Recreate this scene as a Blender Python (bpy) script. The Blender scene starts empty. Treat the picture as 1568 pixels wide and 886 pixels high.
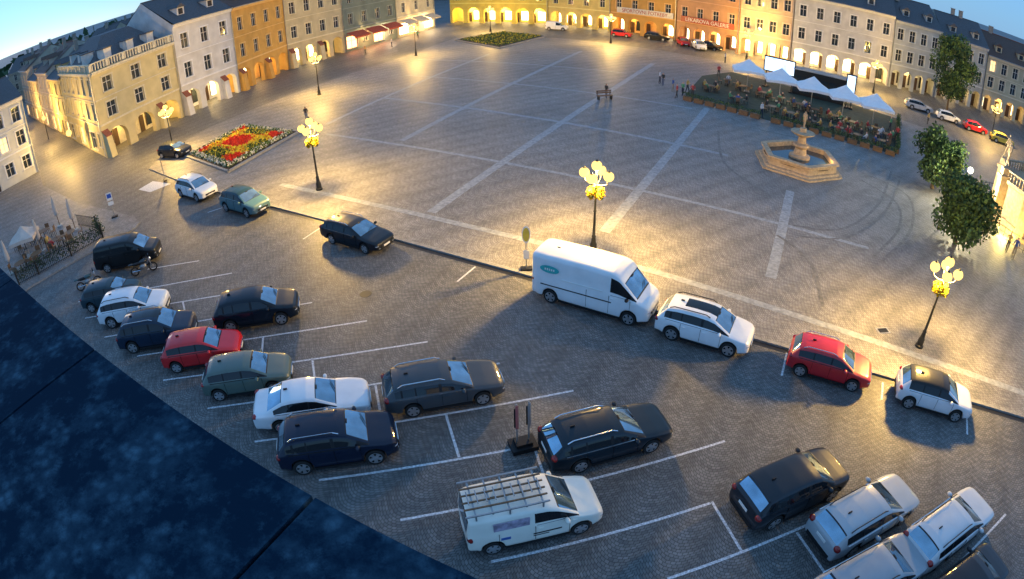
import bpy, math, random, bmesh
from mathutils import Vector, Matrix
RND=random.Random(11)
sc=bpy.context.scene
# ---------------------------------------------------------------- site survey
# Wide-angle town camera, 16 m above the square. Ground positions (metres) are
# recovered by intersecting measured bearings with the real ground plane.
F0,PITCH,ROLL,CAMH=925.09,math.radians(32.38),math.radians(-1.402),16.076
def bearing(x,y):
    dx=x-784; dy=443-y
    c,s=math.cos(ROLL),math.sin(ROLL)
    dx,dy=c*dx-s*dy,s*dx+c*dy
    r=math.hypot(dx,dy)+1e-9; th=2*math.asin(min(.99,r/2/F0))
    a=math.sin(th)*dx/r; u=math.sin(th)*dy/r; f=math.cos(th)
    return a,u*math.sin(PITCH)+f*math.cos(PITCH),u*math.cos(PITCH)-f*math.sin(PITCH)
def S(x,y,z=0.0):
    a,b,c=bearing(x,y); t=(CAMH-z)/-min(c,-.005)
    return Vector((a*t,b*t,z))
def HT(bx,by,tx,ty):
    p=S(bx,by); a,b,c=bearing(tx,ty)
    return CAMH+math.hypot(p.x,p.y)*c/math.hypot(a,b)
# ---------------------------------------------------------------- materials
def nodes(name):
    m=bpy.data.materials.new(name); m.use_nodes=True
    nt=m.node_tree; return m,nt,nt.nodes['Principled BSDF']
def mat(name,col,rough=.6,metal=0,var=.15,ns=3.0,bump=0,emit=0,ecol=None,coat=0,spec=None):
    m,nt,b=nodes(name)
    tc=nt.nodes.new('ShaderNodeTexCoord'); no=nt.nodes.new('ShaderNodeTexNoise')
    no.inputs['Scale'].default_value=ns; no.inputs['Detail'].default_value=5
    nt.links.new(tc.outputs['Object'],no.inputs['Vector'])
    mx=nt.nodes.new('ShaderNodeMix'); mx.data_type='RGBA'
    mx.inputs[6].default_value=(*[max(0,c*(1-var)) for c in col],1)
    mx.inputs[7].default_value=(*[min(1,c*(1+var)) for c in col],1)
    cr=nt.nodes.new('ShaderNodeMapRange'); cr.inputs[1].default_value=.3; cr.inputs[2].default_value=.7
    nt.links.new(no.outputs['Fac'],cr.inputs[0]); nt.links.new(cr.outputs[0],mx.inputs[0])
    nt.links.new(mx.outputs[2],b.inputs['Base Color'])
    b.inputs['Roughness'].default_value=rough; b.inputs['Metallic'].default_value=metal
    if coat: b.inputs['Coat Weight'].default_value=coat; b.inputs['Coat Roughness'].default_value=.03
    if spec is not None: b.inputs['Specular IOR Level'].default_value=spec
    if bump:
        bp=nt.nodes.new('ShaderNodeBump'); bp.inputs['Strength'].default_value=bump; bp.inputs['Distance'].default_value=.03
        nt.links.new(no.outputs['Fac'],bp.inputs['Height']); nt.links.new(bp.outputs[0],b.inputs['Normal'])
    if emit:
        b.inputs['Emission Color'].default_value=(*(ecol or col),1); b.inputs['Emission Strength'].default_value=emit
    return m
def cobble(name,c1,c2,cm,ang,bw,rh,arc,patch):
    m,nt,b=nodes(name); N=nt.nodes.new; Lk=nt.links.new
    tc=N('ShaderNodeTexCoord'); mp=N('ShaderNodeMapping'); mp.inputs['Rotation'].default_value=(0,0,ang)
    Lk(tc.outputs['Object'],mp.inputs[0])
    sp=N('ShaderNodeSeparateXYZ'); Lk(mp.outputs[0],sp.inputs[0])
    def M(op,a,bv):
        n=N('ShaderNodeMath'); n.operation=op
        for i,v in enumerate((a,bv)):
            if v is None: continue
            if isinstance(v,(int,float)): n.inputs[i].default_value=v
            else: Lk(v,n.inputs[i])
        return n.outputs[0]
    s=M('ABSOLUTE',M('SINE',M('MULTIPLY',sp.outputs[0],math.pi/1.7),None),None)
    y=M('ADD',sp.outputs[1],M('MULTIPLY',s,arc))
    nw=N('ShaderNodeTexNoise'); nw.inputs['Scale'].default_value=2.2; Lk(mp.outputs[0],nw.inputs['Vector'])
    y=M('ADD',y,M('MULTIPLY',nw.outputs['Fac'],.12))
    cb=N('ShaderNodeCombineXYZ'); Lk(sp.outputs[0],cb.inputs[0]); Lk(y,cb.inputs[1])
    br=N('ShaderNodeTexBrick'); br.inputs['Scale'].default_value=1; br.inputs['Brick Width'].default_value=bw; br.inputs['Row Height'].default_value=rh
    br.inputs['Mortar Size'].default_value=.015; br.inputs['Mortar Smooth'].default_value=.5
    br.inputs['Color1'].default_value=(*c1,1); br.inputs['Color2'].default_value=(*c2,1); br.inputs['Mortar'].default_value=(*cm,1)
    Lk(cb.outputs[0],br.inputs['Vector'])
    n1=N('ShaderNodeTexNoise'); n1.inputs['Scale'].default_value=.16; n1.inputs['Detail'].default_value=7; n1.inputs['Roughness'].default_value=.65; Lk(mp.outputs[0],n1.inputs['Vector'])
    r1=N('ShaderNodeMapRange'); r1.inputs[1].default_value=.3; r1.inputs[2].default_value=.72; r1.inputs[3].default_value=1-patch; r1.inputs[4].default_value=1+patch*.6
    Lk(n1.outputs['Fac'],r1.inputs[0])
    n2=N('ShaderNodeTexNoise'); n2.inputs['Scale'].default_value=1.7; n2.inputs['Detail'].default_value=8; n2.inputs['Roughness'].default_value=.7; Lk(mp.outputs[0],n2.inputs['Vector'])
    r2=N('ShaderNodeMapRange'); r2.inputs[1].default_value=.3; r2.inputs[2].default_value=.7; r2.inputs[3].default_value=.76; r2.inputs[4].default_value=1.22
    Lk(n2.outputs['Fac'],r2.inputs[0])
    v=M('MULTIPLY',r1.outputs[0],r2.outputs[0])
    rows=M('ADD',M('MULTIPLY',M('SINE',M('MULTIPLY',y,2*math.pi/.42),None),.10),1.0)
    join=M('ADD',M('MULTIPLY',s,.2),.86)
    v=M('MULTIPLY',M('MULTIPLY',v,rows),join)
    vm=N('ShaderNodeVectorMath'); vm.operation='SCALE'; Lk(br.outputs['Color'],vm.inputs[0]); Lk(v,vm.inputs['Scale'])
    Lk(vm.outputs[0],b.inputs['Base Color'])
    b.inputs['Roughness'].default_value=.55
    bp=N('ShaderNodeBump'); bp.inputs['Strength'].default_value=.6; bp.inputs['Distance'].default_value=.025; bp.invert=True
    Lk(br.outputs['Fac'],bp.inputs['Height']); Lk(bp.outputs[0],b.inputs['Normal'])
    return m
KA=math.radians(30.6)
M_road=cobble('road_cobbles',(.12,.122,.12),(.195,.193,.188),(.05,.05,.05),KA,.16,.13,.55,.3)
M_plaza=cobble('plaza_setts',(.21,.205,.20),(.285,.275,.265),(.10,.098,.094),KA+.5,.16,.14,.5,.28)
M_band=mat('granite_band',(.27,.29,.31),.6,var=.3,ns=5,bump=.2)
M_skid=mat('tyre_marks',(.15,.147,.14),.6,var=.35,ns=3)
M_kerb=mat('kerb_stone',(.24,.24,.235),.7,var=.25,ns=6)
M_gut=mat('gutter_dark',(.012,.012,.013),.5)
M_line=mat('worn_white_paint',(.55,.57,.6),.6,var=.5,ns=14)
M_black=mat('black_plastic',(.012,.013,.015),.5,spec=.3)
M_under=mat('underbody',(.004,.004,.004),.9,spec=.1)
M_glass=mat('car_side_glass',(.008,.011,.014),.04,var=.02,spec=.5)
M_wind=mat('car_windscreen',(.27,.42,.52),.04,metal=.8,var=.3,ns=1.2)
M_tyre=mat('tyre_rubber',(.012,.012,.012),.8)
M_rim=mat('alloy_rim',(.45,.46,.48),.3,metal=.7)
M_head=mat('headlight_glass',(.6,.65,.7),.08,metal=.5,coat=.5)
M_tail=mat('tail_light_red',(.25,.006,.006),.15,coat=.5)
M_plate=mat('licence_plate',(.75,.75,.72),.5,var=.03)
M_chrome=mat('chrome',(.6,.62,.65),.15,metal=1)
M_iron=mat('cast_iron_dark',(.02,.022,.022),.45,metal=.4)
M_globe=mat('lamp_globe_lit',(.004,.003,.001),.8,emit=2.0,ecol=(1,.70,.20),var=0,spec=0)
M_globeW=mat('floodlight_lit',(.01,.01,.01),.8,emit=6,ecol=(1,.95,.8),var=0,spec=0)
M_flY=mat('yellow_flowers',(.75,.6,.04),.8,var=.3,ns=9)
M_flB=mat('basket_flowers',(.40,.27,.01),.9,var=.3,ns=9,spec=.1)
M_flR=mat('red_flowers',(.65,.04,.015),.8,var=.3,ns=9)
M_flW=mat('white_flowers',(.75,.72,.6),.8,var=.2,ns=9)
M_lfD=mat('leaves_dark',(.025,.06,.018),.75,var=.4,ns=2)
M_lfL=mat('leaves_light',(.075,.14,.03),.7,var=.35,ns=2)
M_bark=mat('bark',(.09,.065,.045),.9,var=.4,ns=9,bump=.6)
M_soil=mat('soil',(.05,.035,.022),.95,var=.3)
M_stone=mat('sandstone',(.42,.31,.2),.85,var=.25,ns=4,bump=.35)
M_stoneG=mat('pale_stone',(.45,.43,.38),.85,var=.2,ns=4,bump=.3)
M_water=mat('fountain_water',(.03,.05,.055),.08,var=.1)
M_white=mat('white_canvas',(.8,.81,.83),.8,var=.04)
M_beige=mat('beige_canvas',(.5,.45,.4),.85,var=.12)
M_wood=mat('brown_wood',(.16,.09,.045),.6,var=.3,ns=12)
M_metal=mat('grey_metal',(.35,.36,.37),.4,metal=.6)
M_roofR=mat('roof_tiles_brown',(.10,.06,.045),.8,var=.3,ns=6,bump=.5)
M_roofG=mat('roof_tiles_grey',(.085,.085,.09),.75,var=.3,ns=6,bump=.5)
M_roofK=mat('roof_red_clay',(.25,.08,.04),.8,var=.25,ns=8,bump=.4)
M_wgl=mat('window_glass',(.03,.04,.05),.06,var=.1,metal=.1)
M_wlit=mat('window_lit',(.9,.6,.3),.5,emit=1.6,ecol=(1,.66,.28),var=.2,ns=1.5)
M_shop=mat('shop_window_lit',(.9,.7,.4),.5,emit=6,ecol=(1,.82,.45),var=.3,ns=2)
M_shopR=mat('shop_window_red',(.9,.3,.15),.5,emit=6,ecol=(1,.38,.14),var=.3,ns=2)
M_trim=mat('white_trim',(.62,.6,.55),.7,var=.1)
M_door=mat('dark_door',(.06,.035,.02),.5)
M_ledm,_nt,_b=nodes('led_screen')
_tc=_nt.nodes.new('ShaderNodeTexCoord'); _v=_nt.nodes.new('ShaderNodeTexVoronoi'); _v.inputs['Scale'].default_value=1.1
_nt.links.new(_tc.outputs['Object'],_v.inputs['Vector'])
_mx=_nt.nodes.new('ShaderNodeMix'); _mx.data_type='RGBA'; _mx.inputs[6].default_value=(.75,.9,1,1); _mx.inputs[7].default_value=(.2,.4,.8,1)
_nt.links.new(_v.outputs['Distance'],_mx.inputs[0]); _nt.links.new(_mx.outputs[2],_b.inputs['Emission Color']); _b.inputs['Emission Strength'].default_value=2.2
# lichen covered ledge
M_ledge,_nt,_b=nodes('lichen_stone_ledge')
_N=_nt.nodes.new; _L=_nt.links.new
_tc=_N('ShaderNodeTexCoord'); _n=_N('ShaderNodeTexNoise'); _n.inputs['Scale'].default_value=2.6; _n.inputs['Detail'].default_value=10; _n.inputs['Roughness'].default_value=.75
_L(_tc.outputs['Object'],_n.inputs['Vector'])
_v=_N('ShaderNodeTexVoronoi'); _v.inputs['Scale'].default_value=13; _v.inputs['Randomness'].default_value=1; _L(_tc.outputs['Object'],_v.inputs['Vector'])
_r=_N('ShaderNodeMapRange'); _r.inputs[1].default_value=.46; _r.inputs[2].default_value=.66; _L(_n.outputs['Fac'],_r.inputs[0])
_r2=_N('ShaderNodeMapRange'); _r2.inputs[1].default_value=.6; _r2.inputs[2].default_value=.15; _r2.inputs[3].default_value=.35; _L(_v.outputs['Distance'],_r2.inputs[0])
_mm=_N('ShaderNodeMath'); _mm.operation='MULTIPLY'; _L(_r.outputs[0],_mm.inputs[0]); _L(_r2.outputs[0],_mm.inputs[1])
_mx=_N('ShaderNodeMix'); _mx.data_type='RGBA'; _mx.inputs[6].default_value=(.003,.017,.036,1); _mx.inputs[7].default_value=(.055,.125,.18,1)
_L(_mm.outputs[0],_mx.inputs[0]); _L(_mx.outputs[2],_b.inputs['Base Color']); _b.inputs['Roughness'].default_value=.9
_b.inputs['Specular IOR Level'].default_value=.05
# ---------------------------------------------------------------- mesh builder
class MB:
    def __init__(s): s.v=[];s.f=[];s.m=[];s.mats=[]; s.M=None
    def add(s,vs,fs,mt):
        o=len(s.v)
        for p in vs:
            p=Vector(p); s.v.append(s.M@p if s.M else p)
        if mt not in s.mats: s.mats.append(mt)
        k=s.mats.index(mt)
        for f in fs: s.f.append([i+o for i in f]); s.m.append(k)
    def quad(s,a,b,c,d,mt): s.add([a,b,c,d],[(0,1,2,3)],mt)
    def box(s,c,d,mt,rz=0):
        x,y,z=d[0]/2,d[1]/2,d[2]/2; co,si=math.cos(rz),math.sin(rz); vs=[]
        for k in (-z,z):
            for i,j in ((-x,-y),(x,-y),(x,y),(-x,y)): vs.append((c[0]+i*co-j*si,c[1]+i*si+j*co,c[2]+k))
        s.add(vs,[(0,3,2,1),(4,5,6,7),(0,1,5,4),(1,2,6,5),(2,3,7,6),(3,0,4,7)],mt)
    def cyl(s,p0,p1,r0,r1,mt,n=10,caps=True):
        p0=Vector(p0);p1=Vector(p1); d=(p1-p0).normalized()
        a=d.orthogonal().normalized(); b=d.cross(a); vs=[]
        for p,r in ((p0,r0),(p1,r1)):
            for i in range(n):
                t=2*math.pi*i/n; vs.append(p+a*math.cos(t)*r+b*math.sin(t)*r)
        fs=[(i,(i+1)%n,n+(i+1)%n,n+i) for i in range(n)]
        if caps: fs+= [tuple(range(n-1,-1,-1)),tuple(range(n,2*n))]
        s.add(vs,fs,mt)
    def tube(s,pts,rs,mt,n=8):
        for i in range(len(pts)-1):
            s.cyl(pts[i],pts[i+1],rs[i],rs[i+1],mt,n)
    def lathe(s,prof,mt,n=16,c=(0,0,0)):
        vs=[];fs=[]
        for r,z in prof:
            for i in range(n):
                t=2*math.pi*(i+.5)/n; vs.append((c[0]+r*math.cos(t),c[1]+r*math.sin(t),c[2]+z))
        for k in range(len(prof)-1):
            for i in range(n): fs.append((k*n+i,k*n+(i+1)%n,(k+1)*n+(i+1)%n,(k+1)*n+i))
        fs.append(tuple(range((len(prof)-1)*n,len(prof)*n)))
        s.add(vs,fs,mt)
    def sph(s,c,r,mt,nu=10,nv=7):
        if not isinstance(r,(tuple,list)): r=(r,r,r)
        vs=[];fs=[]
        for j in range(nv+1):
            ph=math.pi*j/nv
            for i in range(nu):
                t=2*math.pi*i/nu
                vs.append((c[0]+r[0]*math.sin(ph)*math.cos(t),c[1]+r[1]*math.sin(ph)*math.sin(t),c[2]+r[2]*math.cos(ph)))
        for j in range(nv):
            for i in range(nu): fs.append((j*nu+i,(j+1)*nu+i,(j+1)*nu+(i+1)%nu,j*nu+(i+1)%nu))
        s.add(vs,fs,mt)
    def leaf(s,c,sz,mt,rnd=RND):
        a=Vector((rnd.gauss(0,1),rnd.gauss(0,1),rnd.gauss(0,.6))).normalized(); b=a.orthogonal().normalized()
        q=rnd.random()*6.28; b=(b*math.cos(q)+a.cross(b)*math.sin(q)); d=a.cross(b)*sz*.6; b=b*sz
        c=Vector(c); s.add([c-b,c-d,c+b,c+d],[(0,1,2,3)],mt)
    def mesh(s,name,smooth=None,weld=False):
        me=bpy.data.meshes.new(name); me.from_pydata([tuple(p) for p in s.v],[],s.f)
        for mt in s.mats: me.materials.append(mt)
        me.polygons.foreach_set('material_index',s.m)
        if weld:
            bm=bmesh.new(); bm.from_mesh(me); bmesh.ops.remove_doubles(bm,verts=bm.verts,dist=.0008); bmesh.ops.recalc_face_normals(bm,faces=bm.faces); bm.to_mesh(me); bm.free()
        if smooth is not None:
            me.polygons.foreach_set('use_smooth',[True]*len(me.polygons))
            if smooth<170:
                try: me.set_sharp_from_angle(angle=math.radians(smooth))
                except Exception: pass
        me.update(); return me
def link(o,parent=None):
    bpy.context.collection.objects.link(o)
    if parent: o.parent=parent
    return o
def emit(name,parts,loc=(0,0,0),rz=0,smooth=None,scale=1):
    if isinstance(parts,MB):
        o=bpy.data.objects.new(name,parts.mesh(name,smooth)); link(o)
    else:
        o=bpy.data.objects.new(name,None); o.empty_display_size=.5; link(o)
        for k,mb in parts.items():
            if isinstance(mb,MB):
                if mb.f: link(bpy.data.objects.new(k,mb.mesh(name+'_'+k,smooth)),o)
            else: link(bpy.data.objects.new(k,mb),o)
    o.location=loc; o.rotation_euler=(0,0,rz); o.scale=(scale,)*3
    return o
def plight(parent,loc,power,col=(1,.6,.2),r=.2,name='light_source'):
    l=bpy.data.lights.new(name,'POINT'); l.energy=power; l.color=col; l.shadow_soft_size=r
    o=bpy.data.objects.new(name,l); link(o,parent); o.location=loc; return o
def slab(name,pts,z0,z1,top,side,edge=None):
    mb=MB(); n=len(pts)
    mb.add([(p[0],p[1],z1) for p in pts],[tuple(range(n))],top)
    for i in range(n):
        a,b=pts[i],pts[(i+1)%n]; mb.quad((a[0],a[1],z0),(b[0],b[1],z0),(b[0],b[1],z1),(a[0],a[1],z1),side)
    return emit(name,mb)
def strip(mb,a,b,w,z,mt):
    a=Vector((a[0],a[1],0));b=Vector((b[0],b[1],0)); d=(b-a).normalized(); n=Vector((-d.y,d.x,0))*w/2
    mb.quad((*(a-n).xy,z),(*(b-n).xy,z),(*(b+n).xy,z),(*(a+n).xy,z),mt)
# ---------------------------------------------------------------- camera
cd=bpy.data.cameras.new('camera'); cam=bpy.data.objects.new('camera',cd); link(cam); sc.camera=cam
cd.type='PANO'; cd.sensor_fit='HORIZONTAL'; cd.sensor_width=10.5*1568/F0; cd.clip_end=5000; cd.clip_start=.05
cam.matrix_world=Matrix.Translation((0,0,CAMH))@Matrix.Rotation(math.radians(90)-PITCH,4,'X')@Matrix.Rotation(ROLL,4,'Z')
# ---------------------------------------------------------------- sky and sun
w=bpy.data.worlds.new('World'); sc.world=w; w.use_nodes=True; nt=w.node_tree
bg=nt.nodes['Background']; sky=nt.nodes.new('ShaderNodeTexSky'); sky.sky_type='NISHITA'; sky.sun_disc=False
sky.sun_elevation=math.radians(7); sky.sun_rotation=math.radians(-48); sky.altitude=200; sky.air_density=1.0; sky.dust_density=.2; sky.ozone_density=5
vm=nt.nodes.new('ShaderNodeVectorMath'); vm.operation='MULTIPLY'; vm.inputs[1].default_value=(.17,.28,.42)
va=nt.nodes.new('ShaderNodeVectorMath'); va.operation='ADD'; va.inputs[1].default_value=(.82,1.6,2.65)
nt.links.new(sky.outputs[0],vm.inputs[0]); nt.links.new(vm.outputs[0],va.inputs[0])
nt.links.new(va.outputs[0],bg.inputs[0]); bg.inputs[1].default_value=.25
sl=bpy.data.lights.new('sun','SUN'); sl.energy=.08; sl.angle=math.radians(8); sl.color=(1,.85,.7)
so=bpy.data.objects.new('sun',sl); link(so)
sd=Vector((math.sin(math.radians(-48)),math.cos(math.radians(-48)),math.tan(math.radians(7)))); so.rotation_euler=sd.to_track_quat('Z','Y').to_euler()
sc.view_settings.view_transform='Standard'; sc.view_settings.look='None'; sc.view_settings.exposure=0
# ---------------------------------------------------------------- ground
mb=MB(); mb.quad((-2500,-2500,0),(2500,-2500,0),(2500,2500,0),(-2500,2500,0),M_road); emit('ground_cobbled_road',mb)
U=Vector((math.cos(-KA),math.sin(-KA),0)); V=Vector((-U.y,U.x,0)); K0=Vector((1.4,26.2,0))
ZP=.1
pl=[K0+U*-33.5,K0+U*75,S(1568,255,ZP)+Vector((40,-30,0)),S(1568,255,ZP),S(1385,185,ZP),S(1115,95,ZP),S(860,58,ZP),S(700,57,ZP),S(620,86,ZP),S(430,150,ZP),S(320,195,ZP),S(250,235,ZP),S(228,258,ZP)]
slab('plaza_pavement',pl,0,ZP,M_plaza,M_kerb)
mb=MB()
a=K0+U*-33.5; 
for i in range(108):
    p=a+U*(i*1.0+.01); q=a+U*(i*1.0+.985); strip(mb,p+V*.13,q+V*.13,.25,ZP+.004,M_kerb)
emit('kerb',mb)
mb=MB(); strip(mb,a-V*.16,a+U*108-V*.16,.3,.004,M_gut); emit('gutter',mb)
mb=MB()
def band(p,q,wd): strip(mb,S(*p,ZP),S(*q,ZP),wd,bz,M_band)
bz=ZP+.004
for p,q,wd in [((660,325),(1000,97),.7),((615,215),(890,78),.6),((500,190),(750,82),.5),((925,355),(1083,165),.7),((1180,425),(1210,292),.65)]: band(p,q,wd)
bz=ZP+.008
for p,q,wd in [((590,150),(1115,238),.5),((500,205),(1330,380),.4),((620,115),(1060,166),.4),((640,91),(960,112),.4),((430,282),(1000,415),.5),((1000,415),(1568,602),.5)]: band(p,q,wd)
emit('plaza_stone_bands',mb)
mb=MB()
def curve(pts,wd,z):
    P_=[S(*p,ZP) for p in pts]; out=[]
    for i in range(len(P_)-1):
        p0=P_[max(0,i-1)];p1=P_[i];p2=P_[i+1];p3=P_[min(len(P_)-1,i+2)]
        for k in range(8):
            t=k/8; out.append(.5*((2*p1)+(p2-p0)*t+(2*p0-5*p1+4*p2-p3)*t*t+(3*p1-p0-3*p2+p3)*t**3))
    out.append(P_[-1]); L_=[];R_=[]
    for i,p in enumerate(out):
        d=(out[min(i+1,len(out)-1)]-out[max(0,i-1)]).normalized(); n=Vector((-d.y,d.x,0))*wd/2; L_.append((p.x+n.x,p.y+n.y,z)); R_.append((p.x-n.x,p.y-n.y,z))
    n=len(out); mb.add(L_+R_,[(i,i+1,n+i+1,n+i) for i in range(n-1)],M_skid)
for j,pp in enumerate([[(1118,180),(1150,195),(1240,215)],[(1330,268),(1390,300),(1395,350),(1350,400)],[(1318,275),(1372,310),(1376,350),(1338,392)],[(1215,345),(1290,350),(1345,312),(1365,262)],[(1225,362),(1300,362),(1358,320),(1380,268)],[(1190,360),(1240,400),(1260,470)],[(1100,200),(1110,250),(1180,300)]]): curve(pp,.22,ZP+.012+.001*j)
emit('tyre_marks',mb)
mb=MB()
LN=[((105,465),(305,399)),((120,462),(355,418)),((130,487),(413,440)),((160,516),(478,463)),((210,545),(562,491)),((250,582),(655,523)),((318,625),(765,556)),((390,676),(878,598)),((488,735),(782,688)),((613,796),(1110,675)),((752,860),(1088,770)),((1022,886),(1255,795)),
((478,548),(482,580)),((575,590),(582,630)),((683,635),(703,700)),((820,690),(833,728)),((403,515),(401,540)),((1090,768),(1135,843)),((1220,815),(1265,880)),((1340,845),(1365,880)),((1285,880),(1420,795)),((1460,870),(1540,787)),
((700,431),(728,408)),((464,366),(490,349)),((1197,575),(1205,540)),((1350,612),(1352,585)),((1481,665),(1480,625)),((340,318),(318,325)),((280,462),(283,476))]
for i,(p,q) in enumerate(LN[1:]): strip(mb,S(*p),S(*q),.10,.004+.0005*(i%7),M_line)
a=S(226,412);b=S(305,399); strip(mb,a,b,.10,.0045,M_line)
emit('parking_bay_markings',mb)
mb=MB(); ps=[S(x,y,.004) for x,y in ((212,290),(234,277),(262,281),(230,294))]; mb.add(ps,[(0,1,2,3)],M_line); emit('road_arrow_marking',mb)
# left pavement
lp=[S(45,442),S(120,398),S(180,366),S(208,350),S(214,342),S(206,334),S(180,326),S(120,312),S(66,285),S(62,262),S(0,298),S(-40,330),S(-60,470),S(-20,490)]
slab('terrace_pavement',lp,0,.12,M_plaza,M_kerb)
# ---------------------------------------------------------------- cars
KINDS={
'suv':dict(L=4.45,W=1.86,H=1.66,r=.36,top=[(0,.68),(.04,.84),(.18,.95),(.6,1.03),(1.0,1.09),(1.72,1.54),(2.05,1.63),(2.7,1.66),(3.5,1.63),(3.95,1.55),(4.28,1.14),(4.38,1.02),(4.45,.7)],cowl=1.0,ws=1.74,rg=(3.97,4.28),gl=(1.4,4.0),belt=1.04,clad=1,rails=1,fw=.9,rw=3.57),
'wagon':dict(L=4.7,W=1.83,H=1.49,r=.33,top=[(0,.58),(.04,.72),(.2,.81),(.7,.90),(1.25,.97),(2.05,1.39),(2.4,1.46),(3.2,1.49),(4.0,1.45),(4.25,1.38),(4.58,1.02),(4.66,.92),(4.7,.65)],cowl=1.25,ws=2.05,rg=(4.25,4.58),gl=(1.6,4.25),belt=.94,clad=0,rails=1,fw=.95,rw=3.66),
'hatch':dict(L=4.05,W=1.75,H=1.50,r=.32,top=[(0,.6),(.04,.74),(.2,.86),(.6,.94),(.95,1.0),(1.62,1.41),(1.95,1.49),(2.7,1.50),(3.4,1.45),(3.62,1.38),(3.92,1.02),(4.0,.92),(4.05,.65)],cowl=.95,ws=1.62,rg=(3.62,3.92),gl=(1.25,3.6),belt=.95,clad=0,rails=0,fw=.82,rw=3.33),
'sedan':dict(L=4.72,W=1.83,H=1.46,r=.33,top=[(0,.58),(.04,.72),(.2,.81),(.7,.90),(1.28,.97),(2.05,1.37),(2.4,1.45),(3.0,1.46),(3.4,1.40),(4.05,1.08),(4.2,1.04),(4.6,1.0),(4.69,.9),(4.72,.62)],cowl=1.28,ws=2.05,rg=(3.4,4.05),gl=(1.6,3.8),belt=.93,clad=0,rails=0,fw=.95,rw=3.65),
'lvan':dict(L=5.95,W=2.05,H=2.52,r=.36,top=[(0,.8),(.04,1.05),(.2,1.2),(.62,1.38),(1.28,2.1),(1.5,2.36),(1.85,2.48),(3,2.53),(5.7,2.52),(5.9,2.47),(5.95,2.3)],cowl=.62,ws=1.28,rg=None,gl=(.9,1.9),belt=1.33,clad=1,rails=0,tw=.93,fw=.92,rw=4.9),
'svan':dict(L=4.36,W=1.75,H=1.82,r=.32,top=[(0,.62),(.04,.8),(.2,.94),(.6,1.02),(.9,1.1),(1.55,1.6),(1.85,1.75),(2.5,1.82),(4.0,1.81),(4.24,1.76),(4.34,1.1),(4.36,.7)],cowl=.9,ws=1.55,rg=(4.24,4.34),gl=(1.2,2.25),belt=1.08,clad=1,rails=0,tw=.88,fw=.8,rw=3.6),
'mvan':dict(L=4.95,W=1.9,H=1.97,r=.34,top=[(0,.7),(.05,.95),(.25,1.08),(.75,1.2),(1.5,1.74),(1.9,1.92),(2.5,1.97),(4.5,1.94),(4.7,1.86),(4.9,1.2),(4.95,.75)],cowl=.75,ws=1.5,rg=(4.7,4.9),gl=(1.1,4.6),belt=1.2,clad=1,rails=0,tw=.86,fw=.9,rw=3.95)}
def lerp(tab,x):
    if x<=tab[0][0]: return tab[0][1]
    for (a,b),(c,d) in zip(tab,tab[1:]):
        if x<=c: return b+(d-b)*(x-a)/(c-a) if c>a else d
    return tab[-1][1]
paints={}
def paint(col):
    if col not in paints:
        lum=max(col)
        paints[col]=mat('car_paint',col,.4,metal=0,var=.06,ns=1.5,coat=.55 if lum<.3 else .5,spec=.15 if lum<.1 else .5)
    return paints[col]
def lumi(c): return sum(c)/3
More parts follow.
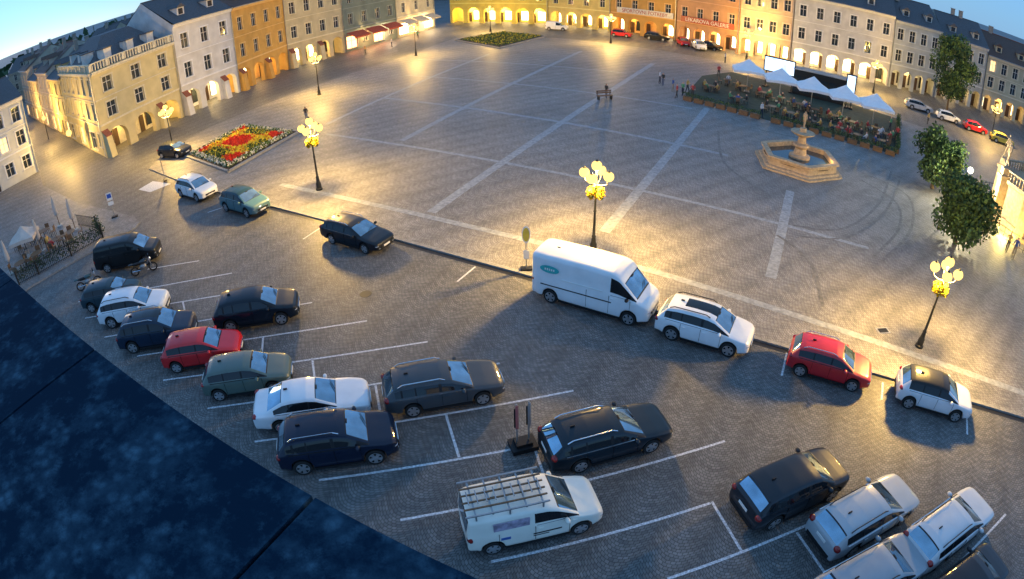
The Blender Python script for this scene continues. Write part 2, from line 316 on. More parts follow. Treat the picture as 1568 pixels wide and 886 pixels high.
def car(loc,heading,kind,col,name='parked_car',roof=None,rack=False,logo=False,rails=None,sun=False,z=0,subd=True):
    k=KINDS[kind]; L,W,H,rw=k['L'],k['W'],k['H'],k['r']; P=paint(col); PR=paint(roof) if roof else P
    ra=rw+.05; belt=k['belt']; tw=k.get('tw',.77)
    taper=[(0,.70),(.06,.82),(.2,.92),(.45,.98),(.8,1),(L-.7,1),(L-.3,.975),(L-.06,.92),(L,.84)]
    ds={d for d,_ in k['top']}|{d for d,_ in taper}
    d=0
    while d<L: ds.add(round(d,3)); d+=.28
    for wc in (k['fw'],k['rw']):
        for q in (-1,-.92,-.7,-.38,0,.38,.7,.92,1): ds.add(round(wc+q*ra,4))
        ds.add(round(wc-ra-.014,4)); ds.add(round(wc+ra+.014,4))
    g0,g1=k['gl']; pil=[]
    cab=g1-g0
    if kind not in('lvan','svan'):
        pil=[(g0+cab*.34,.035),(g0+cab*.70,.035)]
    if kind in('suv','wagon'): pil.append((g0+cab*.9,.04))
    if kind=='mvan': pil=[(2.05,.05),(3.3,.05)]
    for c,h in pil: ds.add(round(c-h,3)); ds.add(round(c+h,3))
    ds.add(g0);ds.add(g1); ds.add(k['cowl']);ds.add(k['ws'])
    for x in (k['cowl']-.03,k['ws']+.03,k['cowl']+.03,k['ws']-.03): ds.add(x)
    if k['rg']:
        for x in k['rg']: ds.add(x-.025); ds.add(x+.02)
    ds=sorted(x for x in ds if 0<=x<=L)
    fl=[ds[0]]
    for x in ds[1:]:
        if x-fl[-1]>.009: fl.append(x)
    ds=fl
    def sec(d):
        hw=W/2*lerp(taper,d); zt=lerp(k['top'],d)
        bl=min(belt+.03*(d/L),zt-.05); t=max(0,min(1,(zt-belt)/(H-belt)))
        zb=.24 if .3<d<L-.3 else .30
        for wc in (k['fw'],k['rw']):
            if abs(d-wc)<=ra+.001: zb=rw+math.sqrt(max(0,ra*ra-(d-wc)**2))
        y5=hw*(.90+(tw-.90)*t); z5=zt-.03-.06*t
        z3=max(zb+.09,.58); z3=min(z3,bl-.02)
        return [(0,zb),(hw*.9,zb),(hw*.985,min(zb+.06,z3-.01)),(hw*1.01,z3),(hw*.995,bl-.03*t),(hw*.955,bl),(y5,z5),(y5-.06,z5+.035),(y5*.5,zt),(0,zt+.015)]
    body=MB(); secs=[sec(d) for d in ds]; n=10
    for sgn in (1,-1):
        vs=[(L/2-d,sgn*y,z) for d,s_ in zip(ds,secs) for y,z in s_]
        groups={}
        for i in range(len(ds)-1):
            m=(ds[i]+ds[i+1])/2
            for j in range(n-1):
                mt=P
                if j==0: mt=M_under
                elif j==1: mt=M_black if k['clad'] else P
                elif j==5:
                    if g0<m<g1 and not any(abs(m-c)<h for c,h in pil): mt=M_glass
                    elif g0<m<g1 or k['cowl']<m<g0: mt=M_black
                elif j in(7,8):
                    if k['cowl']<m<k['ws']: mt=M_wind if k['cowl']+.03<m<k['ws']-.03 else M_black
                    elif k['rg'] and k['rg'][0]<m<k['rg'][1]: mt=M_glass if m<k['rg'][0]+.03 else M_wind
                    elif k['ws']<m<(k['rg'][0] if k['rg'] else L): mt=M_glass if (sun and j==8 and m<k['ws']+1.5) else PR
                elif j==6 and k['ws']<m<g1: mt=PR
                a=i*n+j; q=(a,a+1,a+n+1,a+n) if sgn>0 else (a,a+n,a+n+1,a+1)
                groups.setdefault(mt,[]).append(q)
        o=len(body.v); body.v+= [Vector(p) for p in vs]
        for mt,fs in groups.items():
            if mt not in body.mats: body.mats.append(mt)
            ki=body.mats.index(mt)
            for f in fs: body.f.append([x+o for x in f]); body.m.append(ki)
    for d,s_ in ((ds[0],secs[0]),(ds[-1],secs[-1])):
        x=L/2-d
        for j in range(n-1):
            a,b=s_[j],s_[j+1]
            if a[0]>0 and b[0]>0: body.add([(x,a[0],a[1]),(x,b[0],b[1]),(x,-b[0],b[1]),(x,-a[0],a[1])],[(0,1,2,3)],P)
            elif a[0]==0: body.add([(x,a[0],a[1]),(x,b[0],b[1]),(x,-b[0],b[1])],[(0,1,2)],P)
            else: body.add([(x,a[0],a[1]),(x,b[0],b[1]),(x,-a[0],a[1])],[(0,1,2)],P)
    det=MB(); xf=L/2; xr=-L/2; hw=W/2
    zg=lerp(k['top'],0)
    det.box((xf+.0,0,zg-.1),(.05,hw*1.0,.13),M_black); det.box((xf-.01,0,.38),(.06,hw*1.1,.12),M_black)
    det.box((xf+.02,0,zg-.035),(.02,hw*.95,.018),M_chrome)
    det.box((xf+.03,0,.49),(.02,.5,.11),M_plate)
    det.box((xr-.008,0,.80 if kind!='sedan' else .74),(.02,.5,.11),M_plate)
    det.box((xr+.02,0,.40),(.06,hw*1.4,.16),M_black)
    hz=zg+.0
    for s_ in (1,-1):
        det.sph((xf-.20,s_*hw*.72,hz+.01),(.19,.16,.07),M_head)
        det.sph((xf-.06,s_*hw*.62,.42),(.06,.09,.05),M_head,8,5)
        tz=.92 if kind!='lvan' else 1.1; th=.08 if kind in('sedan','hatch') else .13
        if kind in('lvan','svan','mvan'): th=.2
        det.sph((xr+.12,s_*hw*.80,tz),(.12,.15,th),M_tail)
        md=k['cowl']+.42
        det.sph((xf-md,s_*(hw+.10),belt+.07),(.09,.13,.085),P if kind not in('lvan',) else M_black)
        det.box((xf-md,s_*(hw+.01),belt+.03),(.06,.14,.04),M_black)
        seams=[g0+cab*.34,g0+cab*.70,g0-.05] if kind not in('lvan','svan') else [g0,g1+.03,g1+1.15]
        for c in seams: det.box((xf-c,s_*hw*.99,(belt+.36)/2+.02),(.012,.036,belt-.42),M_under)
        for c in seams[:2]: det.box((xf-c+.16,s_*(hw*.99+.01),belt-.13),(.17,.035,.03),P)
        det.box((xf-(k['fw']+k['rw'])/2,s_*hw*.97,.27),(k['rw']-k['fw']-2*ra-.05,.05,.09),M_black)
        # chrome / black waist line under the side windows
        det.box((xf-(g0+g1)/2,s_*hw*.965,belt+.035),(cab*.96,.03,.018),M_chrome if lumi(col)>.3 or kind=='wagon' else M_black)
        if (k['rails'] if rails is None else rails):
            zz=H+.02; y5=hw*tw-.05
            det.tube([(xf-k['ws']-.25,s_*y5,zz-.09),(xf-k['ws']-.45,s_*y5,zz+.0),(xf-g1+.35,s_*y5,zz-.02),(xf-g1+.15,s_*y5,zz-.12)],[.022]*4,M_chrome if lumi(col)<.3 else M_black,6)
        if kind=='lvan':
            det.box((xf-3.6,s_*(hw*1.0),1.0),(3.6,.03,.05),M_black); det.box((xf-3.3,s_*(hw*.975),1.45),(2.0,.03,.03),M_plate)
        det.cyl((xf-k['cowl']-.03,s_*.1+.05,lerp(k['top'],k['cowl'])+.03),(xf-k['cowl']-.2,s_*.1+.55,lerp(k['top'],k['cowl']+.2)+.03),.012,.01,M_black,4)
        # front seats seen through the windscreen rim: rear-view mirror housing
    det.box((xf-k['ws']+.06,0,lerp(k['top'],k['ws'])-.02),(.05,.2,.06),M_black)
    if logo:
        tm=mat('teal_logo',(.03,.42,.42),.5); vs=[(xf-4.95+.5*math.cos(t*.3927),-(hw*.972),1.85+.2*math.sin(t*.3927)) for t in range(16)]
        det.add([(v[0],v[1]-.012*1,v[2]) for v in vs],[tuple(range(16))],tm)
        for j in range(5): det.box((xf-4.72-.11*j,-(hw*.972)-.02,1.85),(.06,.01,.10),M_plate)
    if rack:
        for i in range(5): det.box((xf-2.0-i*.5,0,H+.14),(.05,1.4,.04),M_metal)
        for y in (-.68,-.4,-.14,.14,.4,.68): det.box((xf-3.05,y,H+.18),(2.5,.045,.045),M_metal if y in(-.68,.68) else M_wood)
        for i in range(9): det.box((xf-1.95-i*.27,.0,H+.21),(.035,.5,.03),M_metal)
        for y in(-.68,.68):
            for i in (0,2,4): det.box((xf-2.0-i*.5,y,H+.05),(.05,.05,.2),M_metal)
        det.box((xf-3.0,-(hw*.935),1.38),(1.1,.03,.36),mat('photo_sticker',(.35,.3,.4),.4,var=.5,ns=5))
        det.box((xf-1.9,-(hw*1.0),.72),(.9,.02,.06),M_black); det.box((xf-2.1,-(hw*1.0),.62),(.5,.02,.04),M_black)
        det.box((xf-3.2,-(hw*1.0),.8),(.3,.02,.12),mat('blue_logo',(.03,.12,.4),.4))
    det.box((xr+1.0 if kind!='sedan' else xr+1.5,0,H+.01),(.16,.04,.07),M_black)
    wh=MB()
    for wc in (k['fw'],k['rw']):
        for s_ in (1,-1):
            x=xf-wc; yo=s_*(hw-.02); yi=s_*(hw-.24)
            wh.cyl((x,yi,rw),(x,yo-s_*.02,rw),rw,rw,M_tyre,22); wh.cyl((x,yo-s_*.02,rw),(x,yo,rw),rw,rw*.94,M_tyre,22)
            wh.cyl((x,yo,rw),(x,yo+s_*.003,rw),rw*.68,rw*.66,M_under,20)
            wh.cyl((x,yo,rw),(x,yo+s_*.014,rw),rw*.2,rw*.18,M_rim,10)
            for i in range(5):
                t=i*2*math.pi/5+wc; c,si=math.cos(t),math.sin(t); a1=.055; a2=.08
                pts=[]
                for rr,aw in ((rw*.15,a1),(rw*.66,a2)):
                    pts+= [(x+c*rr-si*aw,yo+s_*.01,rw+si*rr+c*aw),(x+c*rr+si*aw,yo+s_*.01,rw+si*rr-c*aw)]
                wh.add(pts,[(0,1,3,2)],M_rim)
            wh.add([(x+rw*(.70 if (i%2) else .62)*math.cos((i//2)*math.pi/10),yo+s_*.012,rw+rw*(.70 if (i%2) else .62)*math.sin((i//2)*math.pi/10)) for i in range(40)],
                   [(2*i,2*i+1,(2*i+3)%40,(2*i+2)%40) for i in range(20)],M_rim)
    e=emit(name,{'details':det,'wheels':wh},(loc[0],loc[1],z),heading,smooth=38)
    bo=bpy.data.objects.new('body',body.mesh(name+'_body',179 if subd else 38,weld=True)); link(bo,e)
    if subd:
        sm=bo.modifiers.new('rounding','SUBSURF'); sm.levels=1; sm.render_levels=1
    return e
HK=-KA; HB=math.radians(14)
WHT=(.72,.74,.76); BLK=(.006,.008,.011); NAV=(.006,.014,.03); SIL=(.42,.44,.47); RED=(.5,.012,.02)
CARS=[((303,299),HK,'suv',WHT,{}),((377,321),HK,'suv',(.07,.16,.18),{'roof':(.02,.05,.06),'rails':0}),((548,371),HK,'wagon',(.006,.010,.016),{}),
((911,464),HK,'lvan',(.78,.79,.8),{'logo':True,'name':'delivery_van'}),((1077,517),HK,'suv',(.78,.8,.82),{'sun':True}),((1266,571),HK,'hatch',RED,{'rails':1}),((1424,618),HK,'hatch',(.7,.72,.75),{'roof':(.01,.01,.012),'rails':0}),
((200,402),HB,'mvan',(.008,.010,.012),{'name':'parked_van'}),((175,462),HB,'hatch',(.02,.045,.06),{}),((210,484),HB,'suv',(.72,.75,.78),{}),((246,520),HB,'suv',(.006,.02,.045),{'sun':True}),((315,549),HB,'hatch',(.58,.01,.015),{}),
((384,589),HB,'hatch',(.075,.12,.105),{}),((482,633),HB,'sedan',(.76,.78,.8),{}),((521,692),HB,'suv',(.003,.010,.03),{}),
((397,488),HB,'suv',(.003,.009,.018),{'rails':0}),((680,607),HB,'wagon',(.05,.06,.07),{}),((927,683),HB+.03,'wagon',(.005,.016,.026),{}),((813,802),HB,'svan',(.78,.77,.68),{'rack':True,'name':'service_van'}),
((1206,762),HB+.04,'suv',(.015,.02,.027),{'rails':0}),((1318,802),HB+.04,'wagon',(.38,.42,.45),{}),((1444,822),HB+.04,'wagon',(.58,.6,.62),{}),((1322,902),HB,'suv',(.3,.33,.36),{}),((1468,908),HB,'hatch',(.02,.02,.025),{})]
for (px,hd,kd,cl,op) in CARS:
    op=dict(op); nm=op.pop('name','parked_car'); car(S(*px),hd,kd,cl,name=nm,**op)
FAR=[((269,238),-.3,'hatch',(.02,.022,.025),ZP),((853,46),HK+.2,'svan',WHT,0),((952,56),HK,'hatch',RED,0),((1006,61),HK,'wagon',BLK,0),((1046,69),-1.6,'hatch',RED,0),((1070,75),-1.6,'suv',WHT,0),((1090,76),-1.0,'hatch',BLK,0),
((1406,168),HK+.1,'wagon',SIL,0),((1451,185),HK+.1,'hatch',WHT,0),((1492,201),HK+.1,'hatch',RED,0),((1533,219),HK+.1,'hatch',(.5,.4,.05),0)]
for px,hd,kd,cl,z in FAR: car(S(*px,z),hd,kd,cl,z=z,subd=False)
# ---------------------------------------------------------------- street lamps
def lampmesh():
    ir=MB(); gl=MB(); fl=MB()
    ir.lathe([(.26,0),(.26,.12),(.2,.16),(.19,.5),(.14,.6),(.11,.9),(.13,.95),(.08,1.05),(.065,2.4),(.09,2.45),(.06,2.55),(.05,3.9),(.09,3.95),(.05,4.05),(.045,4.75),(.0,4.78)],M_iron,12)
    heads=[(0,0,5.05)]
    for i in range(4):
        t=i*math.pi/2+.5; c,s=math.cos(t),math.sin(t)
        ir.tube([(0,0,4.0),(c*.3,s*.3,3.98),(c*.58,s*.58,4.1),(c*.68,s*.68,4.30)],[.03,.028,.025,.03],M_iron,6)
        heads.append((c*.68,s*.68,4.56))
    for h in heads:
        gl.sph(h,(.28,.28,.27),M_globe,14,10)
        ir.lathe([(.10,.25),(.05,.29),(.02,.36)],M_iron,8,h); ir.lathe([(.05,-.29),(.11,-.235)],M_iron,8,h)
    r=random.Random(3)
    for i in range(620):
        t=r.random()*6.28; rr=.2+.26*r.random(); z=3.36+.46*r.random()-(.3*(rr-.2))
        fl.leaf((math.cos(t)*rr,math.sin(t)*rr,z),.06+.05*r.random(),M_flB if r.random()<.8 else M_lfD,r)
    return ir.mesh('lamp_post',40),gl.mesh('lanterns',40),fl.mesh('flower_basket')
LM=lampmesh()
LW=(1,.60,.15)
def lamp(px,z,power,flowers=True,sc_=1.0,name='street_lamp'):
    parts={'post':LM[0],'lanterns':LM[1]}
    if flowers: parts['flower_basket']=LM[2]
    e=emit(name,parts,S(*px,z),RND.random(),scale=sc_)
    plight(e,(0,0,4.5),power,LW,r=.34)
    return e
for px,pw,f,s_ in [((1407,530),10500,1,.96),((908,385),12000,1,1.0),((489,290),10000,1,1.04),((489,145),8500,0,1.04),((637,85),8000,0,1),((935,66),10500,0,1),((751,48),10500,0,1),((267,234),8500,0,1),((1143,90),9500,0,1),((1337,142),9000,0,1),((1517,213),7500,0,1)]:
    lamp(px,ZP if px[1]<531 else 0,pw,bool(f),s_)
mb=MB(); mb.lathe([(.12,0),(.06,.3),(.05,3.4)],M_iron,8); mb.box((0,0,3.5),(.5,.3,.12),M_iron); mb.box((0,-.02,3.42),(.42,.24,.05),M_globeW); mb.sph((0,-.1,3.5),.28,M_globeW)
e=emit('floodlight_post',mb,S(1470,318,ZP)); plight(e,(0,-.6,3.6),3000,(1,.9,.6),.2)
# ---------------------------------------------------------------- buildings
def mfac(A,B):
    d=(B-A); d.z=0; d.normalize()
    return Matrix.Translation(A)@Matrix.Rotation(math.atan2(d.y,d.x),4,'Z')
def facade(P,M,w,H,nb,nf,g,wall,trim,arcade=True,lit=.03,shop=None,hg=4.0,frame=M_trim,butt=False,ww=1.15,wh=1.9,seed=1,door=False,shp=.6,skew=0):
    r=random.Random(seed); bw=w/nb
    for k in P.values():
        if isinstance(k,MB): k.M=M
    Wl,Wn,Tr=P['walls'],P['windows'],P['trim']
    def q(x0,x1,z0,z1,y=0,mt=wall,t=Wl):
        if x1-x0>.001 and z1-z0>.001: t.quad((x0,y,z0),(x1,y,z0),(x1,y,z1),(x0,y,z1),mt)
    def window(x0,x1,z0,z1,a,b,c,d,glass,dep=.22,tr=True,bars=True):
        q(x0,a,z0,z1);q(b,x1,z0,z1);q(a,b,z0,c);q(a,b,d,z1)
        Wl.quad((a,0,c),(a,dep,c),(a,dep,d),(a,0,d),wall);Wl.quad((b,0,c),(b,0,d),(b,dep,d),(b,dep,c),wall)
        Wl.quad((a,0,d),(a,dep,d),(b,dep,d),(b,0,d),wall);Wl.quad((a,0,c),(b,0,c),(b,dep,c),(a,dep,c),trim)
        q(a,b,c,d,dep,glass,Wn)
        if bars:
            Wn.box(((a+b)/2,dep-.03,(c+d)/2),(.07,.05,d-c-.002),frame); Wn.box(((a+b)/2,dep-.035,c+(d-c)*.62),(b-a-.002,.05,.07),frame)
            Wn.box((a+.035,dep-.04,(c+d)/2),(.065,.05,d-c-.004),frame);Wn.box((b-.035,dep-.04,(c+d)/2),(.065,.05,d-c-.004),frame)
        if tr:
            Tr.box(((a+b)/2,-.03,d+.12),(b-a+.44,.14,.16),trim);Tr.box(((a+b)/2,-.05,c-.07),(b-a+.4,.2,.1),trim)
            Tr.box((a-.11,-.01,(c+d)/2),(.16,.07,d-c),trim);Tr.box((b+.11,-.01,(c+d)/2),(.16,.07,d-c),trim)
    for i in range(nb):
        x0=i*bw;x1=x0+bw;xc=(x0+x1)/2
        if arcade:
            rad=bw*.36; sp=hg*.80-rad*.75; a,b=xc-rad,xc+rad
            q(x0,a,0,hg);q(b,x1,0,hg); n=10; pts=[(xc-rad*math.cos(math.pi*t/n),sp+rad*.75*math.sin(math.pi*t/n)) for t in range(n+1)]
            for (xa,za),(xb,zb) in zip(pts,pts[1:]):
                Wl.quad((xa,0,za),(xb,0,zb),(xb,0,hg),(xa,0,hg),wall); Wl.quad((xa,0,za),(xa,.7,za),(xb,.7,zb),(xb,0,zb),wall)
            for xx in (a,b): Wl.quad((xx,0,0),(xx,.7,0),(xx,.7,sp),(xx,0,sp),wall)
            sh=shop if shop and r.random()<shp else (M_wgl if r.random()<.7 else None)
            yb=3.2; xs=x0+.5+(skew if i==0 else 0)
            if sh:
                Wn.quad((xs,yb-.06,.5),(x1-.9,yb-.06,.5),(x1-.9,yb-.06,2.5),(xs,yb-.06,2.5),sh)
                Wn.box((xs,yb-.06,1.5),(.1,.1,2.1),M_door);Wn.box(((xs+x1-.9)/2,yb-.06,1.5),(.07,.12,2.0),M_door);Wn.box((x1-.9,yb-.06,1.5),(.1,.1,2.1),M_door)
            Wn.box((x1-.35,yb-.04,1.1),(.8,.1,2.2),M_door)
        else:
            gl=shop if shop and r.random()<.7 else M_wgl
            if (i%2==0) and shop: window(x0,x1,0,hg,xc-bw*.38,xc+bw*.38,.5,2.7,gl)
            elif i==nb//2: window(x0,x1,0,hg,xc-.7,xc+.7,.02,2.6,M_door,tr=False)
            else: window(x0,x1,0,hg,xc-ww*.5,xc+ww*.5,1.2,2.8,gl if not shop else M_wgl)
        hf=(H-.5-hg)/nf
        for f in range(nf):
            z0=hg+f*hf; z1=z0+hf; c=z0+hf*.24; d=min(c+wh*(1 if f<nf-1 or nf<3 else .7),z1-.35)
            window(x0,x1,z0,z1,xc-ww/2,xc+ww/2,c,d,M_wlit if r.random()<lit else M_wgl)
        if butt and i%2==0:
            bx=x0+.5; vs=[(bx-.45,-1.0,0),(bx+.45,-1.0,0),(bx+.45,.1,0),(bx-.45,.1,0),(bx-.45,-.7,2.6),(bx+.45,-.7,2.6),(bx+.45,.1,3.3),(bx-.45,.1,3.3)]
            Tr.add(vs,[(0,1,5,4),(1,2,6,5),(3,0,4,7)],wall); vs=[(bx-.5,-.78,2.55),(bx+.5,-.78,2.55),(bx+.5,.1,3.32),(bx-.5,.1,3.32),(bx-.5,-.78,2.63),(bx+.5,-.78,2.63),(bx+.5,.1,3.4),(bx-.5,.1,3.4)]
            Tr.add(vs,[(0,1,5,4),(1,2,6,5),(3,0,4,7),(4,5,6,7)],M_roofK)
    q(0,w,H-.5,H)
    if arcade:
        Wl.quad((skew,3.2,0),(w,3.2,0),(w,3.2,hg),(skew,3.2,hg),trim); Wl.quad((.03,.0,hg-.15),(w,.0,hg-.15),(w,3.2,hg-.15),(skew+.03,3.2,hg-.15),trim)
        Wl.quad((.03,.01,0),(skew+.03,3.2,0),(skew+.03,3.2,hg),(.03,.01,hg),wall); Wl.quad((w-.02,.01,0),(w-.02,3.2,0),(w-.02,3.2,hg),(w-.02,.01,hg),wall)
    Tr.box((w/2,-.12,H-.2),(w+.0,.42,.24),trim);Tr.box((w/2,-.06,H-.42),(w-.01,.25,.14),trim);Tr.box((w/2,-.03,hg+.12),(w-.02,.18,.2),trim)
    if nf>1: Tr.box((w/2,-.02,hg+(H-.5-hg)/nf+.05),(w-.03,.12,.1),trim)
    Wn.box((w-.12,-.12,H/2-.2),(.1,.1,H-.6),M_metal)
def building(px,H,nb,nf,col,name='town_house',roof=M_roofR,rh=4,depth=13,trimc=None,lights=1,dorm=2,gable=False,A=None,B=None,z=0,lp=450,**kw):
    A=A or S(*px[0]); B=B or S(*px[1]); w=(B-A).xy.length; M=mfac(Vector((0,0,0)),B-A)
    wall=mat('plaster_wall',col,.85,var=.15,ns=.7,bump=.15); trim=mat('facade_trim',trimc or tuple(min(.75,c*1.25+.08) for c in col),.8,var=.08)
    P={'walls':MB(),'windows':MB(),'trim':MB(),'roof':MB()}
    sd=int(abs(A.x*13+A.y*7))
    facade(P,M,w,H,nb,nf,A,wall,trim,seed=sd,**kw)
    for k in P.values(): k.M=M
    Wl,Rf=P['walls'],P['roof']
    Wl.quad((0,0,0),(0,depth,0),(0,depth,H),(0,0,H),wall);Wl.quad((w,0,0),(w,0,H),(w,depth,H),(w,depth,0),wall);Wl.quad((0,depth,0),(w,depth,0),(w,depth,H),(0,depth,H),wall)
    y0,y1,ym=-.45,depth+.3,depth/2
    Rf.quad((-.02,y0,H+.02),(w+.02,y0,H+.02),(w+.02,ym,H+rh),(-.02,ym,H+rh),roof);Rf.quad((-.02,y1,H+.02),(-.02,ym,H+rh),(w+.02,ym,H+rh),(w+.02,y1,H+.02),roof)
    for x in (0,w): Wl.add([(x,0,H),(x,depth,H),(x,ym,H+rh-.05)],[(0,1,2)],wall)
    Rf.box((w/2,y0-.02,H-.04),(w-.01,.16,.12),M_metal); Rf.box((w/2,ym,H+rh),(w,.25,.12),M_roofK if roof!=M_roofG else roof)
    for i in range(dorm):
        x=w*(i+.5)/dorm; yb=1.2; zb=H+rh*(yb-y0)/(ym-y0)
        Rf.box((x,yb+.9,zb+.45),(1.3,1.8,1.3),wall); Rf.box((x,yb-.012,zb+.5),(.8,.04,.8),M_wgl)
        Rf.add([(x-.85,yb-.2,zb+1.05),(x,yb-.2,zb+1.65),(x+.85,yb-.2,zb+1.05),(x-.85,yb+3,zb+1.05),(x,yb+3,zb+1.65),(x+.85,yb+3,zb+1.05)],[(0,1,4,3),(1,2,5,4),(0,2,1)],roof)
    r=random.Random(sd)
    for i in range(2):
        x=w*(.2+.6*r.random()); y=ym+r.uniform(-2,1); Rf.box((x,y,H+rh+.2),(.7,.6,2.0),mat('chimney_plaster',(.35,.28,.22),.9)); Rf.box((x,y,H+rh+1.24),(.85,.75,.1),M_stoneG)
    e=emit(name,P,A)
    for i in range(lights):
        p=M@Vector((w*(i+.5)/lights,1.7,3.1)); plight(e,p,lp,(1,.64,.22),.15,'arcade_light')
    return e
# corner house, two street fronts
C=S(165,242);Fp=S(283,178);Sp=S(68,190)
P={'walls':MB(),'windows':MB(),'trim':MB(),'roof':MB()}
wall=mat('plaster_wall',(.55,.47,.25),.85,var=.12,ns=.8); trim=mat('facade_trim',(.62,.57,.42),.8)
HC=10.4
Mf=mfac(Vector((0,0,0)),Fp-C); w1=(Fp-C).xy.length
facade(P,Mf,w1,HC,3,2,C,wall,trim,hg=3.8,butt=True,seed=5,shop=None,lit=0,ww=1.5,wh=1.7,skew=1.45)
d2=(Sp-C).normalized(); S1=C+d2*21; Ms=mfac(S1-C,C-S1)
facade(P,Ms,21,HC,6,2,C,wall,trim,arcade=False,hg=3.8,seed=6,lit=0,shop=M_wlit)
for k in P.values(): k.M=None
back=(Fp-C)+(S1-C); foot=[Vector((0,0,0)),Fp-C,back,S1-C]
for a,b in ((foot[1],foot[2]),(foot[2],foot[3])): P['walls'].quad((a.x,a.y,0),(b.x,b.y,0),(b.x,b.y,HC),(a.x,a.y,HC),wall)
cen=sum(foot,Vector((0,0,0)))/4
ins=[cen+(p-cen)*.93 for p in foot]; top=[cen+(p-cen)*.35 for p in foot]
P['roof'].add([(p.x,p.y,HC+.02) for p in foot],[(0,1,2,3)],M_roofG)
for i in range(4):
    a,b=ins[i],ins[(i+1)%4];c,d=top[(i+1)%4],top[i]
    P['roof'].quad((a.x,a.y,HC+.1),(b.x,b.y,HC+.1),(c.x,c.y,HC+3.6),(d.x,d.y,HC+3.6),M_roofG)
P['roof'].add([(p.x,p.y,HC+3.6) for p in top],[(0,1,2,3)],M_roofG)
for a,b in ((foot[0],foot[1]),(foot[3],foot[0])):
    n=int((b-a).length/.45)
    for i in range(n+1):
        p=a+(b-a)*i/n; P['trim'].box((p.x,p.y,HC+.45),(.16 if i%6 else .4,.16 if i%6 else .4,.8),trim,math.atan2((b-a).y,(b-a).x))
    m=(a+b)/2; P['trim'].box((m.x,m.y,HC+.9),((b-a).length,.3,.12),trim,math.atan2((b-a).y,(b-a).x))
    for i in range(3):
        p=a+(b-a)*(i+.5)/3; p=p+(cen-p).normalized()*2.2; P['roof'].box((p.x,p.y,HC+1.4),(1.2,1.4,1.3),M_trim,math.atan2((b-a).y,(b-a).x)); P['roof'].box((p.x,p.y,HC+2.1),(1.5,1.7,.12),M_roofG,math.atan2((b-a).y,(b-a).x))
e=emit('corner_house',P,C)
for i in range(2): plight(e,Mf@Vector((w1*(i+.6)/2,1.7,3.0)),400,(1,.64,.22),.15,'arcade_light')
building(((285,177),(369,140)),12.6,3,2,(.58,.57,.55),name='town_house',roof=M_roofG,butt=True,shop=M_shop,ww=1.3,wh=2.0,lit=.1,shp=.8,lp=800)
building(((370,139.5),(444,105)),12.6,4,2,(.58,.33,.08),roof=M_roofR,butt=True,shop=M_shop,lit=.0,shp=.5)
building(((445,104.8),(529,80)),12.8,4,2,(.55,.46,.27),roof=M_roofR,butt=True,shop=M_shop,lit=.0,shp=.6,lp=800)
b5=building(((530,79.8),(609,58)),12.4,4,2,(.16,.2,.17),roof=M_roofR,arcade=False,shop=M_shopR,lights=0,lit=.05)
b6=building(((610,57.8),(666,42)),12.8,3,2,(.55,.5,.36),roof=M_roofR,arcade=False,shop=M_shop,lights=0,lit=.1)
building(((690,35),(839,38)),12,6,2,(.62,.5,.1),name='town_hall',roof=M_roofR,shop=M_shop,lights=3,hg=4.5,lp=1000)
building(((840,38),(934,48)),12,4,2,(.6,.47,.16),roof=M_roofR,shop=M_shop,lights=2,lp=600)
b1=building(((935,48.2),(1034,63)),13,4,2,(.5,.28,.07),roof=M_roofR,shop=M_shop,lights=2,lp=350)
b2=building(((1035,63.2),(1129,82)),13,4,2,(.46,.25,.12),roof=M_roofG,shop=M_shop,lights=1,lp=400)
building(((1130,82.3),(1209,98)),13,4,2,(.5,.38,.26),roof=M_roofG,shop=M_shop,lights=1,lp=800)
building(((1210,98.3),(1359,132)),12.5,6,2,(.55,.53,.48),roof=M_roofG,shop=M_shop,lights=3,lp=900,shp=.7)
building(((1360,132.2),(1429,148)),12,4,2,(.42,.44,.42),roof=M_roofG,shop=M_shop,lights=1,lp=400)
building(((1430,148.2),(1499,168)),11.5,4,2,(.46,.44,.38),roof=M_roofG,shop=M_shop,lights=1,lp=300)
building(((1500,168.3),(1567,191)),10.5,4,2,(.5,.42,.28),roof=M_roofR,shop=M_shop,lights=1,lp=300)
building(((1568,191.3),(1650,222)),10.5,4,2,(.4,.35,.25),roof=M_roofR,lights=0)
# awnings with lit undersides over the cafe fronts
def awning(px0,px1,col,lt=0):
    a=S(*px0);b=S(*px1); w_=(b-a).xy.length; mb=MB(); m_=mat('awning_cloth',col,.8,var=.2)
    for i in range(3):
        x0=w_*i/3+.25;x1=w_*(i+1)/3-.25
        mb.add([(x0,-.12,3.5),(x1,-.12,3.5),(x1,-2.1,2.75),(x0,-2.1,2.75),(x0,-2.1,2.45),(x1,-2.1,2.45)],[(0,1,2,3),(3,2,5,4)],m_)
    e=emit('shop_awning',mb,a,math.atan2((b-a).y,(b-a).x))
    if lt: plight(e,(w_*.35,-1.3,2.3),lt,(1,.55,.2),.15); plight(e,(w_*.75,-1.3,2.3),lt,(1,.7,.4),.15)
awning((531,79.8),(608,58.5),(.45,.08,.04),700); awning((611,57.8),(664,43),(.5,.45,.35),700)
